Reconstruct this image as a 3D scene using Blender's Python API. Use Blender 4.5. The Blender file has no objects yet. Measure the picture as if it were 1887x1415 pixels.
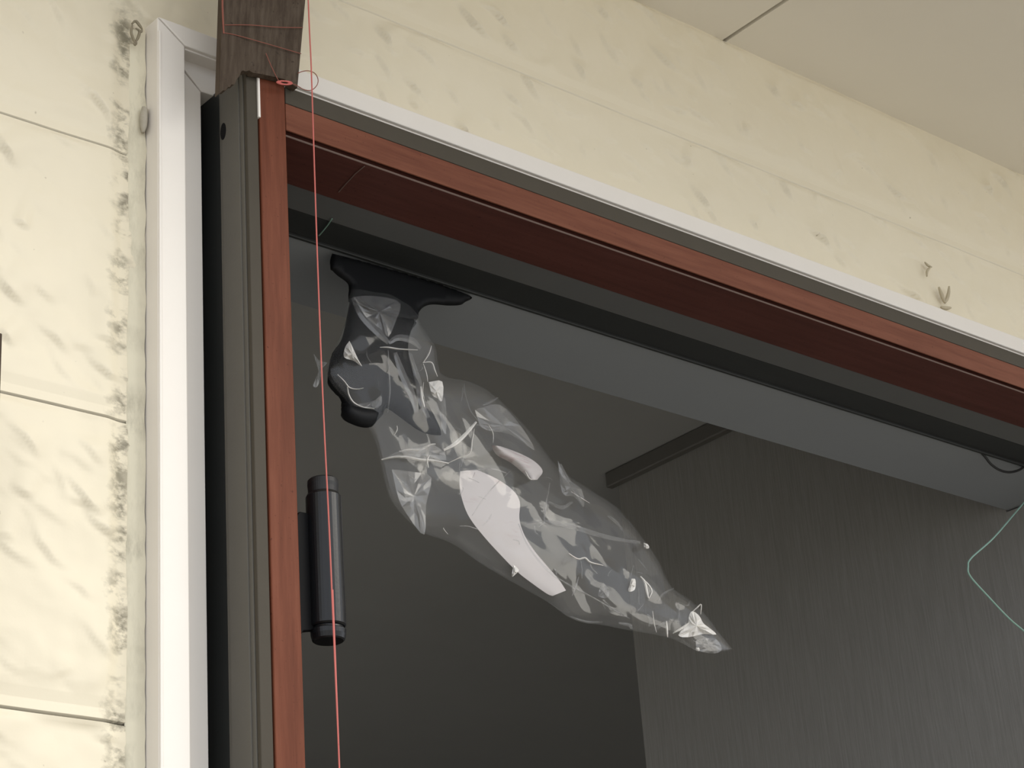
import bpy, bmesh, math, random
import numpy as np
from mathutils import Vector, Matrix

# ------------------------------------------------------------------ camera
F = 3900.0                      # focal length in pixels of the 1887 x 1415 frame
VX = np.array([4897., -1393., -F]); VX /= np.linalg.norm(VX)          # world X seen from the camera
VZ = np.array([-668., 8567., -F]); VZ -= VX * VZ.dot(VX); VZ /= np.linalg.norm(VZ)
VY = np.cross(VZ, VX)
EYE = np.array([0.0, 0.0, 1.4])
scene = bpy.context.scene
COL = scene.collection
cam_data = bpy.data.cameras.new('camera')
cam = bpy.data.objects.new('camera', cam_data)
COL.objects.link(cam)
R = np.array([VX, VY, VZ])      # rows: world axes in camera coordinates -> columns are the camera axes in the world
cam.matrix_world = Matrix([[*R[0], EYE[0]], [*R[1], EYE[1]], [*R[2], EYE[2]], [0, 0, 0, 1]])
cam_data.sensor_width = 36.0
cam_data.sensor_fit = 'HORIZONTAL'
cam_data.lens = F / 1887.0 * 36.0
cam_data.clip_start = 0.02
scene.camera = cam

# ------------------------------------------------------------------ light
world = bpy.data.worlds.new('overcast_sky')
scene.world = world
world.use_nodes = True
bg = world.node_tree.nodes['Background']
bg.inputs['Color'].default_value = (0.89, 0.93, 1.0, 1)
bg.inputs['Strength'].default_value = 1.0
sun_data = bpy.data.lights.new('hazy_sun', 'SUN')
sun_data.energy = 0.92
sun_data.angle = math.radians(34)
sun_data.color = (1.0, 0.93, 0.80)
sun = bpy.data.objects.new('hazy_sun', sun_data)
COL.objects.link(sun)
sun.rotation_euler = Vector((-0.75, 1.0, -0.80)).to_track_quat('-Z', 'Y').to_euler()
scene.view_settings.view_transform = 'Standard'
scene.view_settings.look = 'None'
scene.view_settings.exposure = 0.71
scene.view_settings.gamma = 1.0
scene.view_settings.use_curve_mapping = False

# ------------------------------------------------------------------ helpers
def ray(px, py):
    c = np.array([(px - 943.5) / F, -(py - 707.5) / F, -1.0])
    return np.array([VX.dot(c), VY.dot(c), VZ.dot(c)])
def on(px, py, ax, v):
    d = ray(px, py)
    return EYE + d * (v - EYE[ax]) / d[ax]
def onY(px, py, v): return on(px, py, 1, v)

def link(name, verts, faces, mat=None, parent=None, smooth=False, base=None, bevel=0.0):
    """one mesh object from world-space points; origin at the base centre of the thing"""
    v = np.asarray(verts, float)
    if base is None:
        lo, hi = v.min(0), v.max(0)
        base = np.array([(lo[0] + hi[0]) / 2, (lo[1] + hi[1]) / 2, lo[2]])
    base = np.asarray(base, float)
    me = bpy.data.meshes.new(name)
    me.from_pydata((v - base).tolist(), [], [list(map(int, f)) for f in faces])
    bm = bmesh.new(); bm.from_mesh(me)
    bmesh.ops.recalc_face_normals(bm, faces=bm.faces)
    bm.to_mesh(me); bm.free()
    if smooth:
        me.polygons.foreach_set('use_smooth', [True] * len(me.polygons))
    me.update()
    o = bpy.data.objects.new(name, me)
    COL.objects.link(o)
    if mat: me.materials.append(mat)
    place(o, base, parent)
    if bevel:
        m = o.modifiers.new('edge', 'BEVEL'); m.width = bevel; m.segments = 2; m.limit_method = 'ANGLE'; m.angle_limit = 0.6
    return o
def place(o, base, parent):
    if parent is not None:
        o.parent = parent
        o.location = Vector(base) - WORLD[parent.name]
    else:
        o.location = Vector(base)
    WORLD[o.name] = Vector(base)
WORLD = {}
def empty(name, loc, label=None, cat=None, kind=None, group=None):
    o = bpy.data.objects.new(name, None)
    o.empty_display_size = 0.02
    COL.objects.link(o); o.location = Vector(loc); WORLD[o.name] = Vector(loc)
    return tag(o, label, cat, kind, group)
def tag(o, label=None, cat=None, kind=None, group=None):
    if label: o['label'] = label
    if cat: o['category'] = cat
    if kind: o['kind'] = kind
    if group: o['group'] = group
    return o

def box(x0, x1, y0, y1, z0, z1):
    v = [(x, y, z) for z in (z0, z1) for y in (y0, y1) for x in (x0, x1)]
    f = [(0, 2, 3, 1), (4, 5, 7, 6), (0, 1, 5, 4), (2, 6, 7, 3), (0, 4, 6, 2), (1, 3, 7, 5)]
    return v, f
def prism_xz(poly, y0, y1):
    n = len(poly)
    v = [(p[0], y0, p[1]) for p in poly] + [(p[0], y1, p[1]) for p in poly]
    f = [tuple(range(n)), tuple(range(2 * n - 1, n - 1, -1))] + [(i, i + n, (i + 1) % n + n, (i + 1) % n) for i in range(n)]
    return v, f
def join(*parts):
    V, Fs = [], []
    for v, f in parts:
        k = len(V); V += list(v); Fs += [tuple(i + k for i in q) for q in f]
    return V, Fs
def smooth_path(pts, n=8):
    """Catmull-Rom through the points"""
    p = [np.asarray(q, float) for q in pts]
    p = [2 * p[0] - p[1]] + p + [2 * p[-1] - p[-2]]
    out = []
    for i in range(1, len(p) - 2):
        a, b, c, d = p[i - 1:i + 3]
        for t in np.linspace(0, 1, n, endpoint=False):
            out.append(0.5 * ((2 * b) + (c - a) * t + (2 * a - 5 * b + 4 * c - d) * t * t + (3 * b - a - 3 * c + d) * t ** 3))
    out.append(p[-2])
    return out
def tube(pts, r, k=6, jitter=0):
    pts = [np.asarray(p, float) for p in pts]
    n = len(pts); V = []; Fs = []
    rr = r if hasattr(r, '__len__') else [r] * n
    ref = None
    for i, p in enumerate(pts):
        d = pts[min(i + 1, n - 1)] - pts[max(i - 1, 0)]
        d = d / (np.linalg.norm(d) + 1e-12)
        if ref is None:
            ref = np.cross(d, [0.3, 1.0, 0.2]); ref /= np.linalg.norm(ref)
        ref = ref - d * ref.dot(d); ref /= np.linalg.norm(ref) + 1e-12
        b = np.cross(d, ref)
        for j in range(k):
            a = 2 * math.pi * j / k
            V.append(p + (ref * math.cos(a) + b * math.sin(a)) * rr[i])
    for i in range(n - 1):
        for j in range(k):
            Fs.append((i * k + j, i * k + (j + 1) % k, (i + 1) * k + (j + 1) % k, (i + 1) * k + j))
    Fs.append(tuple(range(k))[::-1]); Fs.append(tuple(range((n - 1) * k, n * k)))
    return V, Fs
def lathe(cx, cy, prof, k=40):
    """prof: (radius, z) from the bottom to the top"""
    V = []; Fs = []
    for r, z in prof:
        for j in range(k):
            a = 2 * math.pi * j / k
            V.append((cx + r * math.cos(a), cy + r * math.sin(a), z))
    for i in range(len(prof) - 1):
        for j in range(k):
            Fs.append((i * k + j, i * k + (j + 1) % k, (i + 1) * k + (j + 1) % k, (i + 1) * k + j))
    Fs.append(tuple(range(k))[::-1]); Fs.append(tuple(range((len(prof) - 1) * k, len(prof) * k)))
    return V, Fs
def in_poly(x, y, P):
    c = np.zeros(x.shape, bool); n = len(P)
    for i in range(n):
        x1, y1 = P[i]; x2, y2 = P[(i + 1) % n]
        k = ((y1 > y) != (y2 > y)) & (x < (x2 - x1) * (y - y1) / (y2 - y1 + 1e-15) + x1)
        c ^= k
    return c
def edge_dist(x, y, P):
    d = np.full(x.shape, 1e9); n = len(P)
    for i in range(n):
        x1, y1 = P[i]; x2, y2 = P[(i + 1) % n]
        ex, ey = x2 - x1, y2 - y1
        t = np.clip(((x - x1) * ex + (y - y1) * ey) / (ex * ex + ey * ey + 1e-15), 0, 1)
        d = np.minimum(d, np.hypot(x - x1 - t * ex, y - y1 - t * ey))
    return d
def inflate(px_poly, Y, thick, step=0.0018, soft=0.012):
    """a rounded solid whose outline (in the XZ plane at depth Y) passes through the points"""
    P = [(q[0], q[2]) for q in (onY(a, b, Y) for a, b in px_poly)]
    P = [tuple(q) for q in smooth_path([np.array(p) for p in P + [P[0]]], 4)[:-1]]
    n = len(P)
    bm = bmesh.new()
    vs = [bm.verts.new((p[0], Y, p[1])) for p in P]
    es = [bm.edges.new((vs[i], vs[(i + 1) % n])) for i in range(n)]
    bmesh.ops.triangle_fill(bm, edges=es, use_beauty=True)
    long = [e for e in bm.edges if e.calc_length() > 4 * step]
    for _ in range(5):
        long = [e for e in bm.edges if e.calc_length() > 3 * step and not e.is_boundary]
        if not long: break
        bmesh.ops.subdivide_edges(bm, edges=long, cuts=1)
        bmesh.ops.triangulate(bm, faces=bm.faces)
        bmesh.ops.beautify_fill(bm, faces=bm.faces, edges=[e for e in bm.edges if not e.is_boundary])
    bm.verts.ensure_lookup_table()
    xy = np.array([(v.co.x, v.co.z) for v in bm.verts])
    d = edge_dist(xy[:, 0], xy[:, 1], P)
    bnd = np.array([v.is_boundary for v in bm.verts])
    t = np.clip(d / soft, 0, 1); h = thick / 2 * np.sqrt(1 - (1 - t) ** 2) ; h[bnd] = 0
    fs = [[v.index for v in f.verts] for f in bm.faces]
    N = len(xy)
    front = np.c_[xy[:, 0], Y - h, xy[:, 1]]; back = np.c_[xy[:, 0], Y + h, xy[:, 1]]
    idx = np.arange(N) + N; idx[bnd] = np.arange(N)[bnd]
    bm.free()
    V = np.r_[front, back]
    Fs = [tuple(f) for f in fs] + [tuple(idx[i] for i in f[::-1]) for f in fs]
    used = sorted({i for f in Fs for i in f}); remap = {u: i for i, u in enumerate(used)}
    return V[used], [tuple(remap[i] for i in f) for f in Fs]

# numpy gradient noise
_rng = np.random.RandomState(7)
_perm = _rng.permutation(256); _perm = np.r_[_perm, _perm]
_grad = np.array([(math.cos(a), math.sin(a)) for a in np.linspace(0, 2 * math.pi, 32, endpoint=False)])
def noise2(x, y, seed=0):
    x = x + seed * 17.31; y = y + seed * 9.77
    xi = np.floor(x).astype(int); yi = np.floor(y).astype(int)
    xf = x - xi; yf = y - yi
    u = xf ** 3 * (xf * (xf * 6 - 15) + 10); w = yf ** 3 * (yf * (yf * 6 - 15) + 10)
    def g(i, j):
        h = _perm[(_perm[(xi + i) & 255] + yi + j) & 255] & 31
        return _grad[h, 0] * (xf - i) + _grad[h, 1] * (yf - j)
    a = g(0, 0) * (1 - u) + g(1, 0) * u
    b = g(0, 1) * (1 - u) + g(1, 1) * u
    return (a * (1 - w) + b * w) * 1.5
def sstep(a, b, t):
    t = np.clip((t - a) / (b - a), 0, 1); return t * t * (3 - 2 * t)

# ------------------------------------------------------------------ materials
def new_mat(name, color=(0.5, 0.5, 0.5), rough=0.5, metallic=0.0, spec=0.5):
    m = bpy.data.materials.new(name); m.use_nodes = True
    b = m.node_tree.nodes['Principled BSDF']
    b.inputs['Base Color'].default_value = (*color, 1)
    b.inputs['Roughness'].default_value = rough
    b.inputs['Metallic'].default_value = metallic
    b.inputs['Specular IOR Level'].default_value = spec
    return m
class NT:
    def __init__(self, m):
        self.t = m.node_tree; self.n = self.t.nodes; self.l = self.t.links
        self.b = self.n.get('Principled BSDF')
    def add(self, kind, **kw):
        nd = self.n.new(kind)
        for k, v in kw.items():
            if k.startswith('_'): setattr(nd, k[1:], v)
            else: nd.inputs[k.replace('__', ' ')].default_value = v
        return nd
    def link(self, a, b): self.l.new(a, b)
    def pos(self, scale=(1, 1, 1), rot=(0, 0, 0)):
        g = self.add('ShaderNodeNewGeometry')
        mp = self.add('ShaderNodeMapping'); mp.inputs['Scale'].default_value = scale; mp.inputs['Rotation'].default_value = rot
        self.link(g.outputs['Position'], mp.inputs['Vector'])
        return mp.outputs['Vector']
    def noise(self, vec, scale, detail=4, rough=0.55):
        nd = self.add('ShaderNodeTexNoise'); nd.inputs['Scale'].default_value = scale
        nd.inputs['Detail'].default_value = detail; nd.inputs['Roughness'].default_value = rough
        self.link(vec, nd.inputs['Vector']); return nd.outputs['Fac']
    def ramp(self, fac, stops):
        r = self.add('ShaderNodeValToRGB'); e = r.color_ramp.elements
        while len(e) < len(stops): e.new(0.5)
        for q, (p, c) in zip(e, stops):
            q.position = p; q.color = (*c, 1) if len(c) == 3 else c
        self.link(fac, r.inputs['Fac']); return r.outputs['Color']
    def mix(self, fac, a, b, mode='MIX'):
        m = self.add('ShaderNodeMix'); m.data_type = 'RGBA'; m.blend_type = mode
        for s, v in ((m.inputs[0], fac), (m.inputs[6], a), (m.inputs[7], b)):
            if hasattr(v, 'is_linked') or hasattr(v, 'links'): self.link(v, s)
            else: s.default_value = v if not isinstance(v, tuple) else ((*v, 1) if len(v) == 3 else v)
        return m.outputs[2]
    def math(self, op, a, b=0.0, clamp=False):
        m = self.add('ShaderNodeMath'); m.operation = op; m.use_clamp = clamp
        for s, v in ((m.inputs[0], a), (m.inputs[1], b)):
            if hasattr(v, 'links'): self.link(v, s)
            else: s.default_value = v
        return m.outputs[0]
    def bump(self, h, strength=0.3, dist=0.001):
        b = self.add('ShaderNodeBump'); b.inputs['Strength'].default_value = strength; b.inputs['Distance'].default_value = dist
        self.link(h, b.inputs['Height']); self.link(b.outputs['Normal'], self.b.inputs['Normal'])

XG, XS, XR = 0.7142, 0.7245, 0.7472        # frame: outer grey side, grey/red seam, red inner edge
YF = 1.05                                  # front plane of the door frame
ZT, ZS, ZB = 2.2275, 2.2130, 2.1910        # frame head: top, grey/red seam, underside
YW = 1.098                                 # mean surface of the siding
YBEAD, YCAS = 1.080, 1.096                 # casing: raised bead and flat board
XB0, XB1, XCI = 0.661, 0.6833, 0.7065      # casing bead left/right, board inner edge
ZB0, ZB1, ZCI = 2.2545, 2.2708, 2.2330
ZSOF = 2.4915                              # eave soffit
XRIGHT = 1.90                              # right end of the door opening
XCAULK = 0.6475

def siding_material():
    m = new_mat('cream_siding_paint', (0.80, 0.735, 0.545), 0.5, spec=0.35)
    t = NT(m)
    p = t.pos()
    base = t.mix(t.noise(p, 6, 3), (0.80, 0.728, 0.568), (0.735, 0.665, 0.512))
    # grime gathered along the caulked joint beside the casing and around it
    g = t.add('ShaderNodeNewGeometry'); s = t.add('ShaderNodeSeparateXYZ'); t.link(g.outputs['Position'], s.inputs[0])
    wob = t.math('MULTIPLY', t.math('SUBTRACT', t.noise(t.pos((1, 1, 1.4)), 60, 4, 0.6), 0.5), 0.022)
    dx = t.math('ABSOLUTE', t.math('SUBTRACT', t.math('ADD', s.outputs['X'], wob), XCAULK - 0.003))
    near = t.math('SUBTRACT', 1.0, t.math('MULTIPLY', dx, 75.0), clamp=True)
    n = t.noise(t.pos((0.8, 1, 1.2)), 75, 5, 0.65)
    patch = t.noise(t.pos((0.8, 1, 1.6)), 26, 4, 0.6)
    k = t.math('MULTIPLY', t.math('POWER', near, 0.8), t.math('MULTIPLY', t.math('SUBTRACT', n, 0.42), 7.0, clamp=True))
    k = t.math('MULTIPLY', k, t.math('MULTIPLY', t.math('SUBTRACT', patch, 0.43), 9, clamp=True))
    # below the casing top only
    k = t.math('MULTIPLY', k, t.math('MULTIPLY', t.math('SUBTRACT', 2.29, s.outputs['Z']), 40, clamp=True))
    c = t.mix(t.math('MULTIPLY', k, 0.9), base, (0.13, 0.115, 0.08))
    # thin film of dust near the casing
    wide = t.math('SUBTRACT', 1.0, t.math('MULTIPLY', dx, 28.0), clamp=True)
    c = t.mix(t.math('MULTIPLY', t.math('MULTIPLY', wide, 0.35), t.noise(p, 20, 4)), c, (0.50, 0.46, 0.33))
    spots = t.noise(p, 160, 1)
    c = t.mix(t.math('MULTIPLY', t.math('SUBTRACT', spots, 0.80), 12, clamp=True), c, (0.25, 0.20, 0.13))
    t.link(c, t.b.inputs['Base Color'])
    t.bump(t.noise(p, 260, 3), 0.12, 0.0006)
    return m
def caulk_material():
    m = new_mat('cream_caulk', (0.70, 0.65, 0.5), 0.55, spec=0.3)
    t = NT(m)
    n = t.noise(t.pos((1.0, 1, 0.35)), 70, 5, 0.7)
    patch = t.noise(t.pos((0.4, 1, 2.2)), 11, 3)
    k = t.math('MULTIPLY', t.math('MULTIPLY', t.math('SUBTRACT', n, 0.44), 4.0, clamp=True), t.math('MULTIPLY', t.math('SUBTRACT', patch, 0.38), 4, clamp=True))
    c = t.mix(t.math('MULTIPLY', k, 0.7), (0.72, 0.67, 0.52), (0.26, 0.235, 0.17))
    t.link(c, t.b.inputs['Base Color'])
    t.bump(n, 0.3, 0.001)
    return m
def wood_material(name, dark, mid, light, axis='Z', scale=1.0, rough=0.55, coat=0.0):
    m = new_mat(name, mid, rough, spec=0.10)
    t = NT(m)
    s = [22, 22, 22]; s['XYZ'.index(axis)] = 1.6
    p = t.pos(tuple(q * scale for q in s))
    n = t.noise(p, 6, 6, 0.65)
    big = t.noise(t.pos(), 9, 3)
    c = t.ramp(n, [(0.30, dark), (0.52, mid), (0.72, light)])
    c = t.mix(t.math('MULTIPLY', t.math('SUBTRACT', big, 0.45), 2.0, clamp=True), c, t.mix(0.5, c, dark))
    fl = t.noise(t.pos(tuple(q * 1.0 for q in (60, 60, 60))), 6, 2)
    c = t.mix(t.math('MULTIPLY', t.math('SUBTRACT', fl, 0.66), 7, clamp=True), c, tuple(q * 0.45 for q in dark))
    t.link(c, t.b.inputs['Base Color'])
    t.bump(n, 0.15, 0.0006)
    if coat: t.b.inputs['Coat Weight'].default_value = coat
    return m
def paint_material(name, a, b, rough=0.5, scale=25, spec=0.4, bump=0.08):
    m = new_mat(name, a, rough, spec=spec)
    t = NT(m); n = t.noise(t.pos(), scale, 5, 0.6)
    t.link(t.mix(n, a, b), t.b.inputs['Base Color'])
    t.bump(t.noise(t.pos(), scale * 9, 2), bump, 0.0006)
    return m

M = {}
M['siding'] = siding_material()
M['caulk'] = caulk_material()
M['white'] = paint_material('white_casing_enamel', (0.81, 0.765, 0.705), (0.77, 0.725, 0.665), 0.38, 30)
M['soffit'] = paint_material('beige_soffit_paint', (0.83, 0.785, 0.69), (0.79, 0.745, 0.65), 0.6, 5)
M['grey'] = paint_material('grey_brown_metal_paint', (0.068, 0.058, 0.043), (0.056, 0.048, 0.036), 0.55, 40, spec=0.15)  # darkened: the shade on the frame front is put into this paint
M['greyside'] = paint_material('grey_metal_channel_paint', (0.125, 0.116, 0.098), (0.105, 0.097, 0.082), 0.5, 40, spec=0.25)  # same grey lightened: brighter light on the side face put into the colour
M['red'] = wood_material('red_brown_stained_wood', (0.110, 0.033, 0.017), (0.150, 0.047, 0.025), (0.185, 0.062, 0.034), 'Z', 1.0, 0.5)
M['redx'] = wood_material('red_brown_stained_wood_head', (0.115, 0.038, 0.022), (0.155, 0.055, 0.032), (0.185, 0.070, 0.042), 'X', 1.0, 0.5)
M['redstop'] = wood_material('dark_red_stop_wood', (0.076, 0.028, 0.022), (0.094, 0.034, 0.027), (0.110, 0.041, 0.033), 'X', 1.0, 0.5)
M['post'] = wood_material('weathered_brown_wood', (0.050, 0.036, 0.026), (0.080, 0.060, 0.044), (0.105, 0.082, 0.062), 'Z', 2.2, 0.75)
M['arris'] = new_mat('worn_pale_wood', (0.34, 0.25, 0.22), 0.5)  # pale colour painting the highlight along the stop's lower edge
M['rubber'] = new_mat('black_rubber', (0.012, 0.012, 0.012), 0.6)
M['trackgrey'] = paint_material('grey_track_metal', (0.118, 0.120, 0.118), (0.098, 0.100, 0.098), 0.45, 30)
M['trackdark'] = paint_material('dark_track_metal', (0.026, 0.028, 0.0275), (0.020, 0.0215, 0.021), 0.5, 30)
M['lintel'] = paint_material('light_grey_lintel_paint', (0.255, 0.272, 0.287), (0.235, 0.25, 0.265), 0.6, 12)
M['inceil'] = paint_material('grey_interior_ceiling', (0.33, 0.33, 0.318), (0.305, 0.305, 0.295), 0.7, 8)
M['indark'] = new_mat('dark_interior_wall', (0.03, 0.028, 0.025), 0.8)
M['inwhite'] = new_mat('pale_interior_wall', (0.80, 0.77, 0.70), 0.7)
M['crown'] = new_mat('dark_brown_moulding', (0.11, 0.105, 0.095), 0.5)
M['steel'] = paint_material('blackened_steel', (0.008, 0.0085, 0.010), (0.006, 0.0065, 0.0075), 0.30, 60, spec=0.35)
M['leaf'] = new_mat('black_leaf_paint', (0.006, 0.006, 0.0065), 0.6, spec=0.12)
M['steelcap'] = paint_material('black_cap_plastic', (0.009, 0.009, 0.0095), (0.006, 0.006, 0.0065), 0.5, 60)
M['ground'] = paint_material('porch_tile', (0.28, 0.255, 0.215), (0.24, 0.22, 0.185), 0.9, 2)
M['yard'] = paint_material('sunlit_pale_concrete', (0.60, 0.56, 0.49), (0.54, 0.505, 0.44), 0.9, 2)  # unseen yard made pale to bounce light onto the hall ceiling
M['floor'] = paint_material('entry_tile', (0.20, 0.185, 0.165), (0.165, 0.155, 0.135), 0.6, 5)
M['redthread'] = new_mat('red_thread', (0.52, 0.13, 0.11), 0.7)
M['pinkthread'] = new_mat('faded_red_thread', (0.24, 0.075, 0.05), 0.7)
M['greenthread'] = new_mat('green_thread', (0.22, 0.36, 0.30), 0.7)
M['black'] = new_mat('black_soft_plastic', (0.006, 0.0065, 0.0075), 0.55, spec=0.18)
M['cord'] = new_mat('black_cord', (0.012, 0.012, 0.012), 0.6)
M['cocoon'] = paint_material('grey_silk', (0.52, 0.48, 0.40), (0.32, 0.29, 0.23), 0.8, 200)
M['web'] = paint_material('dirty_web', (0.34, 0.30, 0.22), (0.20, 0.17, 0.11), 0.9, 200)
M['moth'] = paint_material('pale_moth_wing', (0.54, 0.48, 0.35), (0.42, 0.36, 0.25), 0.8, 200)
def wallpaper():
    m = new_mat('taupe_ribbed_wallpaper', (0.3, 0.28, 0.25), 0.6, spec=0.3)
    t = NT(m)
    n = t.noise(t.pos((1, 420, 14)), 1.0, 4, 0.7)
    c = t.mix(t.math('MULTIPLY', t.math('SUBTRACT', n, 0.35), 3.0, clamp=True), (0.225, 0.218, 0.205), (0.275, 0.267, 0.252))
    t.link(c, t.b.inputs['Base Color'])
    t.bump(n, 0.35, 0.0010)
    return m
M['wallpaper'] = wallpaper()
def film(name, white, gloss, rough, tint=(1, 1, 1)):
    """clear plastic film: see-through, with Fresnel gloss and a little milky scatter"""
    m = bpy.data.materials.new(name); m.use_nodes = True
    t = NT(m); t.n.remove(t.b)
    out = t.n['Material Output']
    tr = t.add('ShaderNodeBsdfTransparent'); gl = t.add('ShaderNodeBsdfGlossy'); gl.inputs['Roughness'].default_value = rough
    df = t.add('ShaderNodeBsdfDiffuse'); df.inputs['Color'].default_value = (0.9 * tint[0], 0.9 * tint[1], 0.9 * tint[2], 1)
    ge = t.add('ShaderNodeNewGeometry'); dp = t.add('ShaderNodeVectorMath'); dp.operation = 'DOT_PRODUCT'
    t.link(ge.outputs['Incoming'], dp.inputs[0]); t.link(ge.outputs['Normal'], dp.inputs[1])
    c = t.math('POWER', t.math('SUBTRACT', 1.0, t.math('ABSOLUTE', dp.outputs['Value']), clamp=True), 5.0)
    fac = t.math('MULTIPLY', t.math('ADD', 0.04, t.math('MULTIPLY', c, 0.96)), gloss, clamp=True)
    m1 = t.add('ShaderNodeMixShader'); t.link(fac, m1.inputs[0]); t.link(tr.outputs[0], m1.inputs[1]); t.link(gl.outputs[0], m1.inputs[2])
    m2 = t.add('ShaderNodeMixShader'); m2.inputs[0].default_value = white
    t.link(m1.outputs[0], m2.inputs[1]); t.link(df.outputs[0], m2.inputs[2])
    t.link(m2.outputs[0], out.inputs['Surface'])
    return m
M['film'] = film('clear_plastic_film', 0.022, 0.75, 0.06)
M['fold'] = film('creased_plastic_film', 0.62, 5.0, 0.16, (1.0, 0.97, 0.92))  # white mixed in to paint the bright glints on the folds
M['softfold'] = film('milky_plastic_fold', 0.085, 1.6, 0.18)  # slightly whitened to paint the hazy reflections on the film
def paper():
    m = new_mat('printed_white_paper', (0.8, 0.78, 0.76), 0.7)
    t = NT(m)
    w = t.noise(t.pos((60, 60, 420)), 1.0, 3, 0.7)
    a = t.noise(t.pos(), 26, 2)
    k = t.math('MULTIPLY', t.math('MULTIPLY', t.math('SUBTRACT', w, 0.50), 6, clamp=True), t.math('MULTIPLY', t.math('SUBTRACT', a, 0.46), 8, clamp=True))
    t.link(t.mix(t.math('MULTIPLY', k, 0.5), (0.52, 0.485, 0.475), (0.34, 0.19, 0.20)), t.b.inputs['Base Color'])
    return m
M['paper'] = paper()
M['pane'] = film('window_glass', 0.0, 1.0, 0.02)

# ------------------------------------------------------------------ the ground and the wall
v, f = box(-14, 16, -24, -2.2, -0.12, -0.07)
tag(link('ground', v, f, M['yard']), kind='structure')
v, f = box(-14, 16, -2.2, 1.10, -0.12, 0.0)
tag(link('side_yard', *box(-14, 0.49, 1.28, 12, -0.12, -0.07), M['yard']), kind='structure')  # unseen ground added outside the hall window to bounce light in
tag(link('porch_floor', v, f, M['ground']), kind='structure')

wall = empty('wall_front', (0.65, 1.16, 0.0), kind='structure')
core = join(box(-1.2, XCI - 0.03, YW + 0.012, 1.265, 0, ZSOF + 0.3), box(XRIGHT + 0.04, 4.2, YW + 0.012, 1.265, 0, ZSOF + 0.3),
            box(XCI - 0.03, XRIGHT + 0.04, YW + 0.012, 1.175, ZCI + 0.01, ZSOF + 0.3))
link('wall_core', *core, M['siding'], wall)

_sr = np.random.RandomState(21)
_sx, _sz = [], []
for _ in range(2300):                      # scattered crescent ledges, kept apart from each other
    _sx.append(_sr.uniform(0.40, 1.97)); _sz.append(_sr.uniform(1.55, 2.50))
for _ in range(1700):
    _sx.append(_sr.uniform(-0.6, 0.40)); _sz.append(_sr.uniform(1.2, 2.50))
for _ in range(1000):
    _sx.append(_sr.uniform(1.97, 2.9)); _sz.append(_sr.uniform(2.2, 2.50))
SCALLOPS = [(x, z, math.radians(_sr.normal(-30, 16)), _sr.uniform(0.0012, 0.0036) * (1.8 if _sr.rand() < 0.25 else 0.9),
             _sr.uniform(0.007, 0.020), _sr.uniform(0.010, 0.028), _sr.uniform(-14, 22)) for x, z in zip(_sx, _sz)]
def relief(X, Z, xs, zs):
    """embossed stone-face pattern of the siding (metres proud of the sheet): soft swells and sharp crescent ledges"""
    h = 0.0030 * noise2(X * 9, Z * 13, 3) + 0.0012 * noise2(X * 24 + Z * 9, Z * 30, 5) + 0.0003 * noise2(X * 90, Z * 90, 7)
    hs = np.zeros(h.shape)
    for (cx, cz, an, A, a, b, cu) in SCALLOPS:
        i0, i1 = np.searchsorted(xs, (cx - 0.045, cx + 0.045)); j0, j1 = np.searchsorted(zs, (cz - 0.045, cz + 0.045))
        if i1 <= i0 or j1 <= j0: continue
        dx = X[j0:j1, i0:i1] - cx; dz = Z[j0:j1, i0:i1] - cz
        u = dx * math.cos(an) + dz * math.sin(an); w = -dx * math.sin(an) + dz * math.cos(an) - cu * u * u
        w = w + 0.0012 * noise2(X[j0:j1, i0:i1] * 110, Z[j0:j1, i0:i1] * 110, 12)
        f = np.where(w > 0, np.exp(-w / b), 0) * sstep(-0.0002, 0.0018 if cz > 2.25 else 0.0022, w)
        hs[j0:j1, i0:i1] = np.maximum(hs[j0:j1, i0:i1], A * (1.15 if cz > 2.25 else 0.85) * np.exp(-(u / a) ** 2) * f)
    return h + hs
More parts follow.
